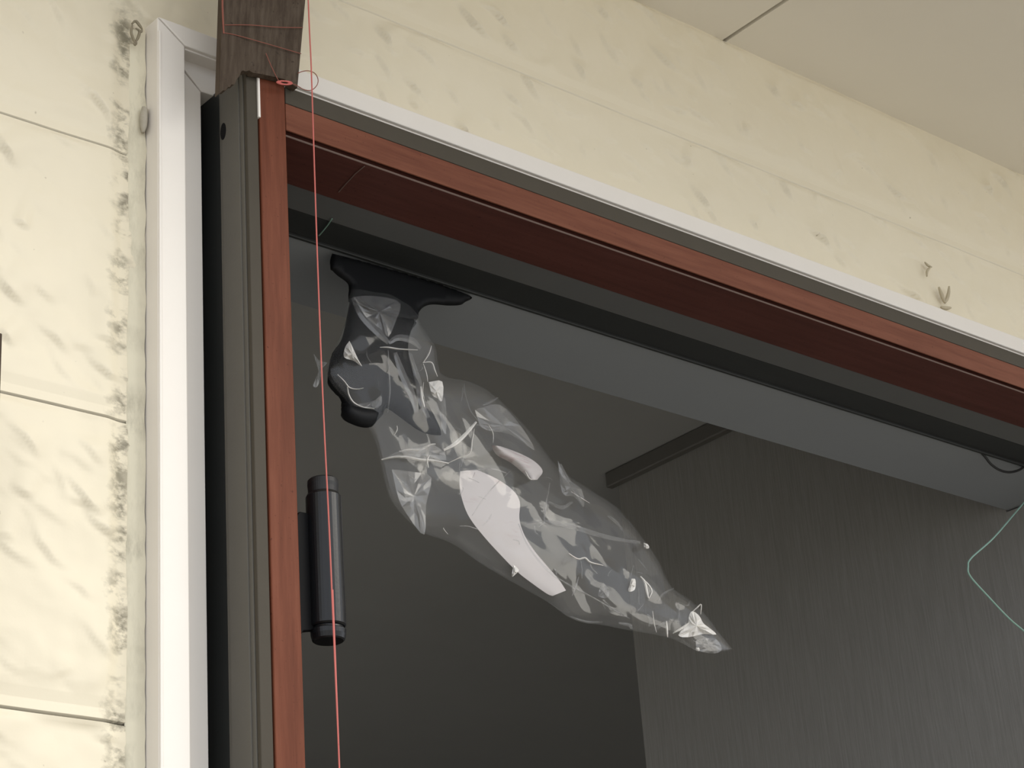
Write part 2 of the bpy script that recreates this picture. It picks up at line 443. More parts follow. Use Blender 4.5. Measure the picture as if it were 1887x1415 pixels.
def siding_panel(x0, x1, z0, z1, step, cut=None):
    nx = max(2, int(round((x1 - x0) / step)) + 1)
    nz = max(6, int(round((z1 - z0) / step)) + 1)
    xs = np.linspace(x0, x1, nx); zs = np.linspace(z0, z1, nz)
    zs = np.unique(np.r_[zs, z0 + 0.0025, z0 + 0.008, z0 + 0.009, z0 + 0.0155, z0 + 0.0165, z1 - 0.003]); nz = len(zs)
    Xg, Zg = np.meshgrid(xs, zs)
    d = Zg - z0; e = z1 - Zg
    h = relief(Xg, Zg, xs, zs)
    field = sstep(0.014, 0.024, d) * sstep(0.0, 0.006, e)
    lip = 0.0008 * noise2(Xg * 25, Zg * 25, 9)
    # lower border: a shelf sloping out, a bevel above it, then the field
    prof = np.where(d < 0.0085, 0.0022 - 0.10 * d, np.where(d < 0.016, 0.0012 + 0.15 * (d - 0.0085), 0.0023))
    prof = prof * 1.0 + 0.0005 * noise2(Xg * 18, Zg * 0 + z0, 10)
    hh = field * (h + 0.0025) + (1 - field) * (prof + lip * 0.4)
    flat = sstep(XCAULK - 0.016, XCAULK - 0.004, Xg) * (Xg < XB0 + 0.02) * (Zg < ZB1 + 0.004)
    hh = hh * (1 - flat * 0.75)
    hh = np.where(d < 0.0012, -0.006 if z0 < 2.3 else -0.0005, hh)
    V = np.c_[Xg.ravel(), (YW - hh).ravel(), Zg.ravel()]
    i = np.arange(nx * nz).reshape(nz, nx)
    q = np.stack([i[:-1, :-1], i[:-1, 1:], i[1:, 1:], i[1:, :-1]], -1).reshape(-1, 4)
    if cut:
        cx = (Xg[:-1, :-1] + Xg[1:, 1:]).ravel() / 2; cz = (Zg[:-1, :-1] + Zg[1:, 1:]).ravel() / 2
        q = q[~cut(cx, cz)]
    # back edges closed by a thin rim along top and bottom is hidden by the wall core
    base = np.array([(x0 + x1) / 2, YW, z0])
    me = bpy.data.meshes.new('siding_panel')
    me.vertices.add(len(V)); me.vertices.foreach_set('co', (V - base).ravel())
    me.loops.add(q.size); me.loops.foreach_set('vertex_index', q.ravel())
    me.polygons.add(len(q)); me.polygons.foreach_set('loop_start', np.arange(0, q.size, 4))
    me.polygons.foreach_set('use_smooth', np.ones(len(q), bool))
    me.update(calc_edges=True); me.validate()
    me.materials.append(M['siding'])
    o = bpy.data.objects.new('siding_panel', me); COL.objects.link(o)
    place(o, base, wall)
    return o
hole = lambda x, z: (x > XB0 + 0.006) & (x < XRIGHT + 0.03) & (z < ZB1 - 0.006)
SEAMS = [1.7595 + 0.2005 * k for k in range(-9, 5)]
for z0 in SEAMS:
    z1 = z0 + 0.2005
    if z0 < 0: z0 = 0.0
    if z1 <= 0: continue
    if z1 < 1.7:
        siding_panel(-1.2, XB0 + 0.008, z0, z1, 0.012)
        siding_panel(XRIGHT + 0.03, 4.2, z0, z1, 0.03)
    elif z1 < 2.2:
        siding_panel(0.42, XB0 + 0.008, z0, z1, 0.0022)
        siding_panel(-1.2, 0.42, z0, z1, 0.0045)
        siding_panel(XRIGHT + 0.03, 4.2, z0, z1, 0.03)
    else:
        siding_panel(0.42, 1.95, z0, min(z1, ZSOF), 0.0019, hole)
        siding_panel(-1.2, 0.42, z0, min(z1, ZSOF), 0.0045)
        siding_panel(1.95, 4.2, z0, min(z1, ZSOF), 0.006)
# caulked joint beside the casing
zz = np.linspace(0.0, ZB1 - 0.006, 400); cv = []
prof = [(XCAULK, 0.0000), (XCAULK + 0.0015, 0.0016), (XCAULK + 0.0085, 0.0024), (XB0 - 0.0006, 0.0030)]
for z in zz:
    for (x, h) in prof:
        j = 0.0007 * float(noise2(np.array([x * 90]), np.array([z * 60]), 11)[0])
        cv.append((x + 1.2 * j, YW - h - j, z))
cf = [(i * 4 + j, i * 4 + j + 1, i * 4 + j + 5, i * 4 + j + 4) for i in range(len(zz) - 1) for j in range(3)]
link('caulk_joint', cv, cf, M['caulk'], wall, smooth=True)

# eave soffit of two boards with an open joint
xj = on(1392, 38, 2, ZSOF)[0]
sof = empty('ceiling', (1.2, 0.85, ZSOF), kind='structure')
for a, b in ((-1.2, xj - 0.0023), (xj + 0.0023, 4.2)):
    v, f = box(a, b, 0.60, YW + 0.01, ZSOF, ZSOF + 0.012)
    link('soffit_board', v, f, M['soffit'], sof, bevel=0.0006)
v, f = box(xj - 0.02, xj + 0.02, 0.60, YW + 0.01, ZSOF + 0.013, ZSOF + 0.03)
link('joint_batten', v, f, M['rubber'], sof)
v, f = box(-1.2, 4.2, 0.575, 0.60, ZSOF - 0.012, ZSOF + 0.2)
link('fascia_board', v, f, M['soffit'], sof)

# ------------------------------------------------------------------ white casing
cas = empty('trim_1', (XB0, YW, 0.0), kind='structure')
gap = 0.0007
def ext_leg(poly_fn): pass
def leg_side(x0, x1, za, zb, y0, y1):      # vertical leg with a mitred top: height za at x0, zb at x1
    return prism_xz([(x0, 0.0), (x1, 0.0), (x1, zb), (x0, za)], y0, y1)
link('side_bead', *leg_side(XB0, XB1, ZB1 - gap, ZB0 - gap, YBEAD, YW + 0.01), M['white'], cas, bevel=0.0009)
link('side_board', *leg_side(XB1 - 0.001, XCI, ZB0 - gap, ZCI - gap, YCAS, YW + 0.04), M['white'], cas, bevel=0.0006)
v, f = box(XB0 - 0.0003, XB0 + 0.0012, YBEAD - 0.0004, YBEAD + 0.001, 0, ZB1 - 0.016)
link('edge_rib', *box(XB0 + 0.0004, XB0 + 0.0026, YBEAD - 0.0011, YBEAD + 0.001, 0, ZB1 - 0.012), M['white'], cas, bevel=0.0006)
XE = XRIGHT + 0.02
link('head_bead', *prism_xz([(XB0 + gap, ZB1), (XB1 + gap, ZB0), (XE, ZB0), (XE + 0.02, ZB1)], YBEAD, YW + 0.01), M['white'], cas, bevel=0.0009)
link('head_board', *prism_xz([(XB1 + gap, ZB0 + 0.001), (XCI + gap, ZCI), (XE, ZCI), (XE, ZB0 + 0.001)], YCAS, YW + 0.04), M['white'], cas, bevel=0.0006)
link('drip_lip', *box(XB1 + 0.002, XE, YBEAD + 0.003, YBEAD + 0.0055, ZB0 - 0.0013, ZB0 + 0.001), M['white'], cas)
link('side_board', *box(XRIGHT - 0.02, XE, YCAS, YW + 0.04, 0, ZCI), M['white'], cas)
link('side_bead', *box(XE, XE + 0.02, YBEAD, YW + 0.01, 0, ZB0), M['white'], cas)

# ------------------------------------------------------------------ door frame
fr = empty('door_1', (XG, 1.10, 0.0), kind='structure')
tag(fr, 'red-brown wooden door frame with a grey outer edge')
# left jamb: grey metal channel outside, red wood face inside
zj = 2.2340
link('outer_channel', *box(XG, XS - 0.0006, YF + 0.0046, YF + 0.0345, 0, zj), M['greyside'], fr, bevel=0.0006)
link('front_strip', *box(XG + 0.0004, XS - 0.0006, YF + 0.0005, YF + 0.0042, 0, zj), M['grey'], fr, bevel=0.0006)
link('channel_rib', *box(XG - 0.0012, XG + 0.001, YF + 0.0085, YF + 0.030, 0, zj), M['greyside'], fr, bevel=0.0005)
link('jamb_backing', *box(XG + 0.003, XR - 0.004, YF + 0.0346, YF + 0.125, 0, zj), M['trackdark'], fr)
link('jamb_face', *box(XS + 0.0006, XR, YF, YF + 0.034, 0, zj), M['red'], fr, bevel=0.0008)
# white sliver painting the light that shines through the seam near the top
p0, p1 = onY(473, 140, YF), onY(476, 216, YF)
link('filler_strip', *box(XS - 0.0009, XS + 0.0008, YF - 0.0009, YF + 0.01, p1[2], p0[2]), M['white'], fr)
# head
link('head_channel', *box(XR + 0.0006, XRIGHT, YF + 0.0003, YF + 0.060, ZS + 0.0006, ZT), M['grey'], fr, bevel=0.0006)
link('head_face', *box(XR + 0.0003, XRIGHT, YF, YF + 0.0014, ZB, ZS), M['redx'], fr, bevel=0.0004)
link('head_backing', *box(XR + 0.0003, XRIGHT, YF + 0.0014, YF + 0.0068, ZB + 0.010, ZS), M['rubber'], fr)
link('weather_seal', *tube([(XR + 0.002, YF + 0.0042, ZB + 0.0075), (XRIGHT, YF + 0.0042, ZB + 0.0075)], 0.0014, 8), M['rubber'], fr)
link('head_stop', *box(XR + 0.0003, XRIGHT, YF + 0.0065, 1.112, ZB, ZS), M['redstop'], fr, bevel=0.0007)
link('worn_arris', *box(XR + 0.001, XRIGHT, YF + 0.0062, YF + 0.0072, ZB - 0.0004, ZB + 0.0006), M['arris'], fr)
link('head_track', *box(XR - 0.002, XRIGHT, 1.1122, 1.142, ZB + 0.0006, ZS + 0.01), M['trackgrey'], fr, bevel=0.0006)
link('track_rail', *box(XR - 0.002, XRIGHT, 1.1422, 1.1755, ZB + 0.0012, ZS + 0.01), M['trackdark'], fr, bevel=0.0012)
link('rail_lip', *box(XR - 0.002, XRIGHT, 1.1735, 1.1768, ZB - 0.0012, ZB + 0.003), M['trackdark'], fr, bevel=0.0008)
# right jamb, beyond the picture
link('jamb_face', *box(XRIGHT - 0.026, XRIGHT - 0.0006, YF, YF + 0.058, 0, ZB - 0.0004), M['red'], fr)
# screw hole in the grey channel
hp = on(414, 243, 0, XG)
hv = [(XG - 0.0013, hp[1] + 0.0036 * math.cos(a), hp[2] + 0.0068 * math.sin(a)) for a in np.linspace(0, 2 * math.pi, 24, endpoint=False)]
hv2 = [(XG - 0.0008, y, z) for x, y, z in hv]
link('screw_hole', hv + hv2, [tuple(range(24)), tuple(range(24, 48))] + [(i, (i + 1) % 24, (i + 1) % 24 + 24, i + 24) for i in range(24)], M['leaf'], fr)

# ------------------------------------------------------------------ inside
ZIN = 2.45
xw = on(1200, 838, 2, ZIN)[0]
yend = on(1180, 1300, 0, xw)[1]
tag(link('trim_2', *box(0.66, xw + 0.05, 1.177, 1.2695, ZB + 0.0005, ZB + 0.03), M['lintel'], bevel=0.0008), kind='structure')
tag(link('wall_lintel', *box(0.5, xw + 0.05, 1.18, 1.265, ZB + 0.031, ZIN + 0.05), M['lintel']), kind='structure')
tag(link('ceiling_hall', *box(0.5, 6.0, 1.266, 6.0, ZIN, ZIN + 0.05), M['inceil']), kind='structure')
wr = link('wall_right', *join(box(xw, xw + 0.12, 1.2705, yend, 0.002, ZIN - 0.001), box(xw, xw + 0.12, 1.114, 1.2705, 0.002, ZB - 0.0015)), M['wallpaper'])
tag(wr, kind='structure')
tag(link('trim_3', *box(xw - 0.012, xw - 0.0005, 1.272, yend + 0.012, ZIN - 0.022, ZIN - 0.0005), M['crown'], bevel=0.002), kind='structure')
WY0, WY1, WZ0, WZ1 = 2.30, 3.90, 0.10, 2.10  # opening added in the unseen left wall to light the hall ceiling
tag(link('wall_left', *join(box(0.50, 0.58, 1.266, WY0, 0.002, ZIN - 0.001), box(0.50, 0.58, WY1, 6.0, 0.002, ZIN - 0.001),
                            box(0.50, 0.58, WY0, WY1, 0.002, WZ0), box(0.50, 0.58, WY0, WY1, WZ1, ZIN - 0.001)), M['inwhite']), kind='structure')
win = empty('window_1', (0.54, (WY0 + WY1) / 2, WZ0), kind='structure')  # added out of view, only to brighten the hall ceiling
link('window_frame', *join(box(0.52, 0.56, WY0, WY0 + 0.04, WZ0, WZ1), box(0.52, 0.56, WY1 - 0.04, WY1, WZ0, WZ1), box(0.52, 0.56, WY0 + 0.04, WY1 - 0.04, WZ0, WZ0 + 0.04),
                           box(0.52, 0.56, WY0 + 0.04, WY1 - 0.04, WZ1 - 0.04, WZ1), box(0.525, 0.555, (WY0 + WY1) / 2 - 0.02, (WY0 + WY1) / 2 + 0.02, WZ0 + 0.04, WZ1 - 0.04)), M['white'], win, bevel=0.002)
for a, b in ((WY0 + 0.04, (WY0 + WY1) / 2 - 0.02), ((WY0 + WY1) / 2 + 0.02, WY1 - 0.04)):
    link('pane', *box(0.538, 0.542, a, b, WZ0 + 0.04, WZ1 - 0.04), M['pane'], win)
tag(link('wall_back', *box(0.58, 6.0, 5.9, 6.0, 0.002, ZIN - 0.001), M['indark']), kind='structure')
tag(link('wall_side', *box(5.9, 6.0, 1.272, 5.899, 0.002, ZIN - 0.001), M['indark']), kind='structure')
tag(link('floor', *box(0.5, 6.0, 1.101, 6.0, -0.05, 0.0), M['floor']), kind='structure')

# ------------------------------------------------------------------ brown wooden post with thread wound round it
YP = YF - 0.0065
def P3(a, b, y): return onY(a, b, y)
out = [(404.5, 172), (410, 166), (415, 166), (420, 160), (424, 161), (428, 156), (432, 156), (436, 145), (440, 140), (444, 131), (449, 130), (454, 132), (460, 130), (466, 134), (476, 135), (500, 140), (524, 146), (548, 162)]
top_dy, ztop = -0.030, None
bot = [onY(a, b, YP) for a, b in out]
rise = 0.30
zt = ZSOF - 0.0005
def lean(z): return YP - 0.14 * max(0.0, z - 2.22)
def on_lean(a, b, off=0.0):
    y = YP
    for _ in range(6): y = lean(onY(a, b, y)[2])
    return onY(a, b, y - off)
lt = on_lean(410, 0); rt = on_lean(562.5, 0)
def extend(p, q, z): 
    t = (z - p[2]) / (q[2] - p[2]); return p + (q - p) * t
L1 = extend(bot[0], lt, zt); R1 = extend(bot[-1], rt, zt)
rows = 18; pv = []; n = len(bot)
for lay in (0, 1):
    for i in range(n):
        s = i / (n - 1)
        s = np.linalg.norm(bot[i] - bot[0]) / np.linalg.norm(bot[-1] - bot[0]); s = min(1, s) if i < n - 1 else 1
        tp = L1 + (R1 - L1) * s
        for r in range(rows):
            t = r / (rows - 1)
            q = bot[i] + (tp - bot[i]) * t
            q = q + np.array([0.0006 * math.sin(5 * t + i), 0.0, 0.0]) * (1 if 0 < i < n - 1 else 0)
            pv.append(q + np.array([0, 0.0058 if lay else 0, 0]))
pf = []
I = lambda lay, i, r: lay * n * rows + i * rows + r
for lay in (0, 1):
    for i in range(n - 1):
        for r in range(rows - 1):
            pf.append((I(lay, i, r), I(lay, i + 1, r), I(lay, i + 1, r + 1), I(lay, i, r + 1)))
for i in range(n - 1):
    pf.append((I(0, i, 0), I(1, i, 0), I(1, i + 1, 0), I(0, i + 1, 0)))
    pf.append((I(0, i, rows - 1), I(0, i + 1, rows - 1), I(1, i + 1, rows - 1), I(1, i, rows - 1)))
for r in range(rows - 1):
    for i in (0, n - 1):
        pf.append((I(0, i, r), I(0, i, r + 1), I(1, i, r + 1), I(1, i, r)))
post = link('wooden_post', pv, pf, M['post'])
tag(post, 'weathered brown wooden post with a ragged foot, bound with red thread', 'post')

def at_post(a, b, off=0.0009):
    y = YP
    for _ in range(4):
        y = lean(onY(a, b, y)[2])
    return onY(a, b, y - off)
bind = empty('thread_binding', at_post(525, 152), 'faded red thread wound round the brown wooden post', 'thread')
r0 = 0.00032
link('winding', *tube(smooth_path([at_post(414, 46), at_post(460, 46), at_post(510, 50), at_post(558, 51)], 6), r0, 6), M['pinkthread'], bind)
link('winding', *tube(smooth_path([at_post(412, 60), at_post(440, 66), at_post(500, 83), at_post(555, 99)], 6), r0, 6), M['pinkthread'], bind)
link('winding', *tube(smooth_path([at_post(411, -60), at_post(410, 0), at_post(410.5, 25), at_post(412, 62)], 6), 0.0007, 6), M['pinkthread'], bind)
link('winding', *tube(smooth_path([at_post(490, 98), at_post(500, 122), at_post(513, 148), at_post(520, 153)], 6), r0, 6), M['pinkthread'], bind)
random.seed(3)
kn = []
for q in range(7):
    c = []
    for s in np.linspace(0, 2 * math.pi * 1.1, 22):
        c.append(at_post(524 + (13 - q * 0.8) * math.cos(s + q) * (1 + 0.1 * random.random()), 152.5 + (2.8 + 0.5 * random.random()) * math.sin(s + q) + 1.0 * math.cos(s + q), 0.0016 + 0.0006 * random.random()))
    kn.append(tube(c, 0.0006, 5))
link('knot', *join(*kn), M['redthread'], bind)
lp = [at_post(538, 154), at_post(548, 158), at_post(560, 165), at_post(574, 166), at_post(584, 157), at_post(586, 146), at_post(580, 135), at_post(568, 130.5), at_post(556, 132), at_post(549, 135)]
link('loose_loop', *tube(smooth_path(lp, 6), r0, 6), M['pinkthread'], bind)

# red thread hanging straight down in front of the frame
YT = YF - 0.030
path = [onY(566.5, -40, YT), onY(568, 0, YT), onY(573, 110, YT), onY(576, 200, YT), onY(583, 420, YT), onY(591, 640, YT), onY(598, 800, YT), onY(606, 960, YT), onY(612, 1100, YT), onY(618, 1240, YT), onY(625.5, 1415, YT), onY(627, 1460, YT)]
path.append(np.array([path[-1][0], YT, 0.002]))
path[0] = np.array([path[0][0], YT, ZSOF])
tag(link('hanging_thread', *tube(smooth_path(path, 6), 0.00052, 7), M['redthread'], base=path[-1]),
    'taut red thread hanging straight down in front of the door frame', 'thread')

# stake at the picture's left edge
YK = YF - 0.02
k1 = onY(4.8, 614, YK)
tag(link('wooden_stake', *box(k1[0] - 0.018, k1[0], YK, YK + 0.014, 0.0, k1[2]), M['post'], bevel=0.0008), 'thin brown wooden stake standing upright before the cream siding', 'stake')

# ------------------------------------------------------------------ hinge
ax = onY(600, 1030, YF + 0.004)
hx, hy = ax[0], YF + 0.004
zb = onY(604, 1168, hy)[2]; zt_ = onY(594, 909, hy)[2]; zc = onY(593, 884, hy)[2]
rad = 0.0118
hg = empty('door_hinge', (hx, hy, zb - 0.006), 'black steel barrel hinge on the red-brown door jamb', 'hinge')
link('barrel', *lathe(hx, hy, [(rad - 0.001, zb + 0.0045), (rad, zb + 0.0055), (rad, zt_ - 0.003), (rad - 0.001, zt_ - 0.001), (rad - 0.003, zt_)]), M['steel'], hg)
link('bottom_cap', *lathe(hx, hy, [(rad - 0.0022, zb - 0.005), (rad - 0.0012, zb - 0.0042), (rad - 0.0004, zb - 0.001), (rad - 0.0002, zb + 0.002), (rad - 0.0014, zb + 0.0028), (rad - 0.0018, zb + 0.0044)]), M['steel'], hg)
link('top_cap', *lathe(hx, hy, [(rad - 0.0018, zt_ - 0.0005), (rad - 0.0017, zt_ + 0.003), (rad - 0.0014, zc - 0.004), (rad - 0.0016, zc - 0.001), (rad - 0.0026, zc)]), M['steelcap'], hg)
za, zbm = onY(553, 950, hy)[2], onY(558, 1176, hy)[2]
lf = [(XR + 0.0002, zbm - 0.002), (XR + 0.006, zbm + 0.006), (hx, zbm + 0.010), (hx, za + 0.004), (XR + 0.006, za + 0.004), (XR + 0.0002, za - 0.004)]
link('leaf', *prism_xz(lf, hy + 0.002, hy + 0.0075), M['leaf'], hg, bevel=0.0006)

# ------------------------------------------------------------------ black hanger, plastic bag, paper slip
YH = 1.1800
hang = empty('bag_hanger', onY(700, 600, YH), 'black soft hanger spreading out under the dark door track', 'hanger')
plate = [(612, 467), (640, 474), (700, 491), (770, 512), (830, 531), (866, 545), (868, 551), (858, 556), (848, 562), (825, 563), (798, 561), (782, 565), (772, 575), (765, 592), (730, 590), (690, 570), (650, 560), (642, 548), (643, 530), (638, 519), (622, 508), (611, 496), (608, 482)]
link('plate', *inflate(plate, YH, 0.007, soft=0.004), M['black'], hang, smooth=True)
body = [(645, 552), (690, 572), (764, 590), (757, 610), (752, 640), (757, 668), (770, 706), (788, 745), (812, 795), (806, 802), (780, 797), (755, 782), (728, 762), (712, 752), (704, 765), (693, 777), (684, 787), (664, 787), (640, 776), (630, 760), (628, 735), (612, 718), (604, 700), (606, 676), (613, 650), (628, 628), (636, 600)]
link('strap', *inflate(body, YH + 0.001, 0.012, soft=0.012), M['black'], hang, smooth=True)
link('knob', *inflate([(632, 742), (650, 748), (676, 752), (694, 762), (693, 778), (680, 787), (660, 786), (640, 776), (630, 760)], YH - 0.006, 0.014, soft=0.008), M['black'], hang, smooth=True)

YB = YH - 0.004
Lp = [(648, 533), (640, 560), (637, 590), (618, 640), (603, 690), (648, 750), (686, 800), (703, 862), (722, 925), (775, 978), (835, 1003), (888, 1040), (948, 1075), (1005, 1107), (1055, 1141), (1110, 1152), (1170, 1163), (1235, 1176), (1285, 1200)]
Rp = [(762, 570), (772, 585), (783, 610), (803, 640), (815, 690), (868, 704), (905, 724), (945, 760), (985, 805), (1030, 862), (1088, 902), (1138, 936), (1182, 987), (1212, 1030), (1236, 1078), (1272, 1106), (1297, 1128), (1325, 1165), (1350, 1196)]
Ls = smooth_path([np.array(p, float) for p in Lp], 8); Rs = smooth_path([np.array(p, float) for p in Rp], 8)
nu, nv = len(Ls), 44
def bag_h(a, b, seed):
    """crumpled film: creased folds, coarse to fine"""
    h = np.zeros(a.shape)
    for k, (s, amp) in enumerate(((10, 0.0042), (24, 0.0026), (60, 0.0009))):
        w = noise2(a * s, b * s, seed + k * 3)
        h += amp * (np.abs(w) * 2 - 0.5)
    return h
def bag_point(i, t, side):
    pass
bagV = []; bagF = []
UU, TT = np.meshgrid(np.linspace(0, 1, nu), np.linspace(0, 1, nv), indexing='ij')
half = np.sin(np.pi * TT) ** 0.7
thick = np.interp(np.linspace(0, 1, nu), [0, 0.12, 0.25, 0.45, 0.7, 0.88, 1.0], [0.008, 0.011, 0.013, 0.016, 0.014, 0.009, 0.003])[:, None]
pts = np.zeros((2, nu, nv, 3))
for side in (0, 1):
    for i in range(nu):
        for j in range(nv):
            q = Ls[i] + (Rs[i] - Ls[i]) * TT[i, j]
            pts[side, i, j] = onY(q[0], q[1], YB)
    A = pts[side, :, :, 0]; B = pts[side, :, :, 2]
    h = bag_h(A, B * 0.8 + A * 0.3, 20 + side * 40)
    edge = np.clip(np.minimum(TT, 1 - TT) * 8, 0, 1)
    sgn = -1 if side == 0 else 1
    pts[side, :, :, 1] += sgn * (thick * half + h * edge * np.clip(thick / 0.02, 0.3, 1.0) * 0.75)
    jx = 0.0012 * noise2(A * 60, B * 60, 31 + side)
    pts[side, :, :, 2] += jx * edge
V = pts.reshape(-1, 3)
idx = np.arange(2 * nu * nv).reshape(2, nu, nv)
idx[1, :, 0] = idx[0, :, 0]; idx[1, :, -1] = idx[0, :, -1]
for side in (0, 1):
    for i in range(nu - 1):
        for j in range(nv - 1):
            q = (idx[side, i, j], idx[side, i + 1, j], idx[side, i + 1, j + 1], idx[side, i, j + 1])
            bagF.append(q if side == 0 else q[::-1])
used = sorted({k for q in bagF for k in q}); rm = {u: k for k, u in enumerate(used)}
bag = empty('plastic_bag', onY(1040, 1110, YB), 'clear crumpled plastic bag hanging from the black hanger, paper slip inside', 'bag')
link('film', V[used], [tuple(rm[k] for k in q) for q in bagF], M['film'], bag, smooth=True)

def y_front(a, b):
    """front surface of the bag at a photo point"""
    P = np.array([a, b], float)
    best = None
    for i in range(0, nu):
        d = Rs[i] - Ls[i]; t = float(np.clip((P - Ls[i]).dot(d) / d.dot(d), 0, 1))
        e = np.linalg.norm(P - Ls[i] - t * d)
        if best is None or e < best[0]: best = (e, i, t)
    return pts[0, best[1], int(round(best[2] * (nv - 1))), 1]
def glint_crease(line, width, mat, bump=0.0012, name='crease'):
    """a folded ridge of doubled film along a line"""
    ps = smooth_path([np.array(p, float) for p in line], 5); n = len(ps); Vv = []; Ff = []
    for i, p in enumerate(ps):
        d = ps[min(i + 1, n - 1)] - ps[max(i - 1, 0)]; d /= np.linalg.norm(d) + 1e-9
        nrm = np.array([-d[1], d[0]]); w = width * (0.35 + 0.65 * math.sin(math.pi * (0.08 + 0.84 * i / (n - 1)))) / 2
        y = y_front(*p) - 0.0012
        for k, (s, o) in enumerate(((-1, 0), (0, -bump), (1, 0))):
            q = p + nrm * s * w; Vv.append(onY(q[0], q[1], y + o))
    for i in range(n - 1):
        for k in (0, 1):
            Ff.append((i * 3 + k, i * 3 + k + 1, i * 3 + k + 4, i * 3 + k + 3))
    link(name, Vv, Ff, mat, bag, smooth=False)
def facet(poly, mat, lift=0.003, name='fold', tilt=0.0):
    c = np.mean(np.array(poly, float), 0); y = y_front(*c) - 0.0015
    ps = smooth_path([np.array(p, float) for p in list(poly) + [poly[0]]], 3)[:-1]
    Vv = [onY(c[0], c[1], y - lift)]; n = len(ps)
    for i, p in enumerate(ps):
        q = c + (p - c) * 0.55
        Vv.append(onY(q[0], q[1], y - lift * (0.55 + 0.4 * math.sin(i * 1.7)) + tilt * (q[1] - c[1])))
    for i, p in enumerate(ps):
        Vv.append(onY(p[0], p[1], y + tilt * (p[1] - c[1])))
    Ff = [(0, 1 + i, 1 + (i + 1) % n) for i in range(n)] + [(1 + i, 1 + n + i, 1 + n + (i + 1) % n, 1 + (i + 1) % n) for i in range(n)]
    link(name, Vv, Ff, mat, bag, smooth=False)
FO, SO = M['fold'], M['softfold']
glint_crease([(703, 847), (725, 842), (748, 842), (775, 847), (800, 849), (827, 854)], 5, FO)
glint_crease([(735, 832), (752, 829), (775, 828), (792, 820), (803, 818)], 4, FO)
facet([(712, 842), (745, 828), (800, 820), (822, 848), (760, 843)], SO)
glint_crease([(818, 829), (838, 818), (858, 800), (878, 777)], 7, FO)
glint_crease([(826, 853), (845, 844), (866, 834), (870, 812), (874, 790)], 2.5, FO)
glint_crease([(795, 637), (790, 652), (780, 668)], 3, FO); glint_crease([(779, 668), (795, 668), (801, 682), (806, 694)], 3, FO)
glint_crease([(780, 670), (786, 690), (788, 704)], 2.5, FO)
facet([(790, 704), (815, 703), (815, 738), (806, 734), (796, 727)], FO)
facet([(644, 628), (650, 640), (660, 662), (667, 675), (652, 665), (634, 658), (636, 640)], FO, 0.004)
glint_crease([(622, 690), (634, 702), (644, 714), (658, 717), (670, 715)], 2.5, FO)
glint_crease([(640, 712), (643, 728), (652, 742), (668, 750), (690, 753)], 3.5, FO)
glint_crease([(690, 753), (700, 744), (702, 730)], 6, SO)
facet([(660, 744), (690, 738), (702, 728), (700, 744), (688, 753), (668, 751)], SO)
facet([(652, 548), (672, 545), (712, 548), (738, 560), (730, 590), (716, 620), (700, 605), (675, 585)], SO, 0.004)
glint_crease([(650, 548), (668, 580), (690, 605), (716, 632)], 16, SO)
glint_crease([(716, 632), (735, 622), (760, 628), (775, 642)], 12, SO)
glint_crease([(700, 640), (715, 640), (735, 643), (770, 645)], 3, FO)
glint_crease([(715, 645), (716, 680), (718, 720), (714, 760)], 4, SO); glint_crease([(728, 650), (742, 690), (760, 730), (768, 760)], 14, SO)
glint_crease([(755, 650), (770, 700), (776, 740), (790, 770)], 12, SO)
glint_crease([(775, 712), (778, 735), (782, 750)], 5, FO)
facet([(806, 730), (820, 735), (822, 800), (808, 770)], SO)
facet([(722, 865), (765, 870), (795, 880), (785, 930), (782, 985), (755, 955), (735, 920)], SO)
glint_crease([(855, 706), (858, 730), (868, 758), (880, 775)], 3, SO)
glint_crease([(890, 746), (905, 740), (918, 732)], 5, SO); facet([(875, 755), (920, 745), (960, 785), (985, 830), (940, 800), (890, 790)], SO)
facet([(1028, 848), (1044, 880), (1072, 902), (1076, 935), (1058, 915), (1036, 908)], SO, 0.004); glint_crease([(1032, 855), (1040, 875), (1050, 888)], 9, SO)
glint_crease([(968, 868), (976, 882), (986, 884)], 2.5, FO); glint_crease([(850, 868), (880, 864), (910, 864), (935, 872)], 3, SO)
glint_crease([(940, 868), (918, 888), (890, 920), (870, 950)], 2.5, SO)
glint_crease([(970, 965), (1010, 962), (1060, 972), (1120, 990), (1180, 1000)], 9, SO)
glint_crease([(955, 965), (975, 1010), (1020, 1060), (1090, 1100), (1160, 1140)], 4, SO)
glint_crease([(1120, 950), (1135, 962), (1148, 978)], 6, SO); facet([(1186, 1000), (1194, 1003), (1196, 1010), (1188, 1010)], FO)
glint_crease([(1048, 1020), (1065, 1030), (1078, 1028), (1088, 1036), (1112, 1042)], 3.5, FO)
facet([(1164, 1066), (1171, 1068), (1170, 1086), (1158, 1090), (1160, 1078)], FO)
glint_crease([(1180, 1062), (1188, 1072), (1192, 1090), (1195, 1102)], 4.5, FO); glint_crease([(1188, 1070), (1197, 1080), (1201, 1090), (1196, 1103)], 3, FO)
facet([(1105, 1085), (1112, 1074), (1122, 1090), (1118, 1102), (1102, 1098)], SO)
facet([(1268, 1150), (1270, 1134), (1276, 1126), (1288, 1134), (1296, 1148), (1306, 1156), (1320, 1169), (1296, 1168), (1268, 1174), (1250, 1170)], FO, 0.005)
glint_crease([(1240, 1167), (1258, 1156), (1272, 1146)], 4, FO); glint_crease([(1275, 1128), (1284, 1120), (1292, 1114), (1291, 1132)], 2.5, FO)
glint_crease([(1205, 1162), (1218, 1152), (1228, 1145)], 6, SO); glint_crease([(1228, 1144), (1229, 1160), (1230, 1174)], 4, FO)
glint_crease([(1140, 1148), (1160, 1152), (1164, 1160)], 7, SO); glint_crease([(1192, 1132), (1200, 1142), (1196, 1154)], 6, SO)
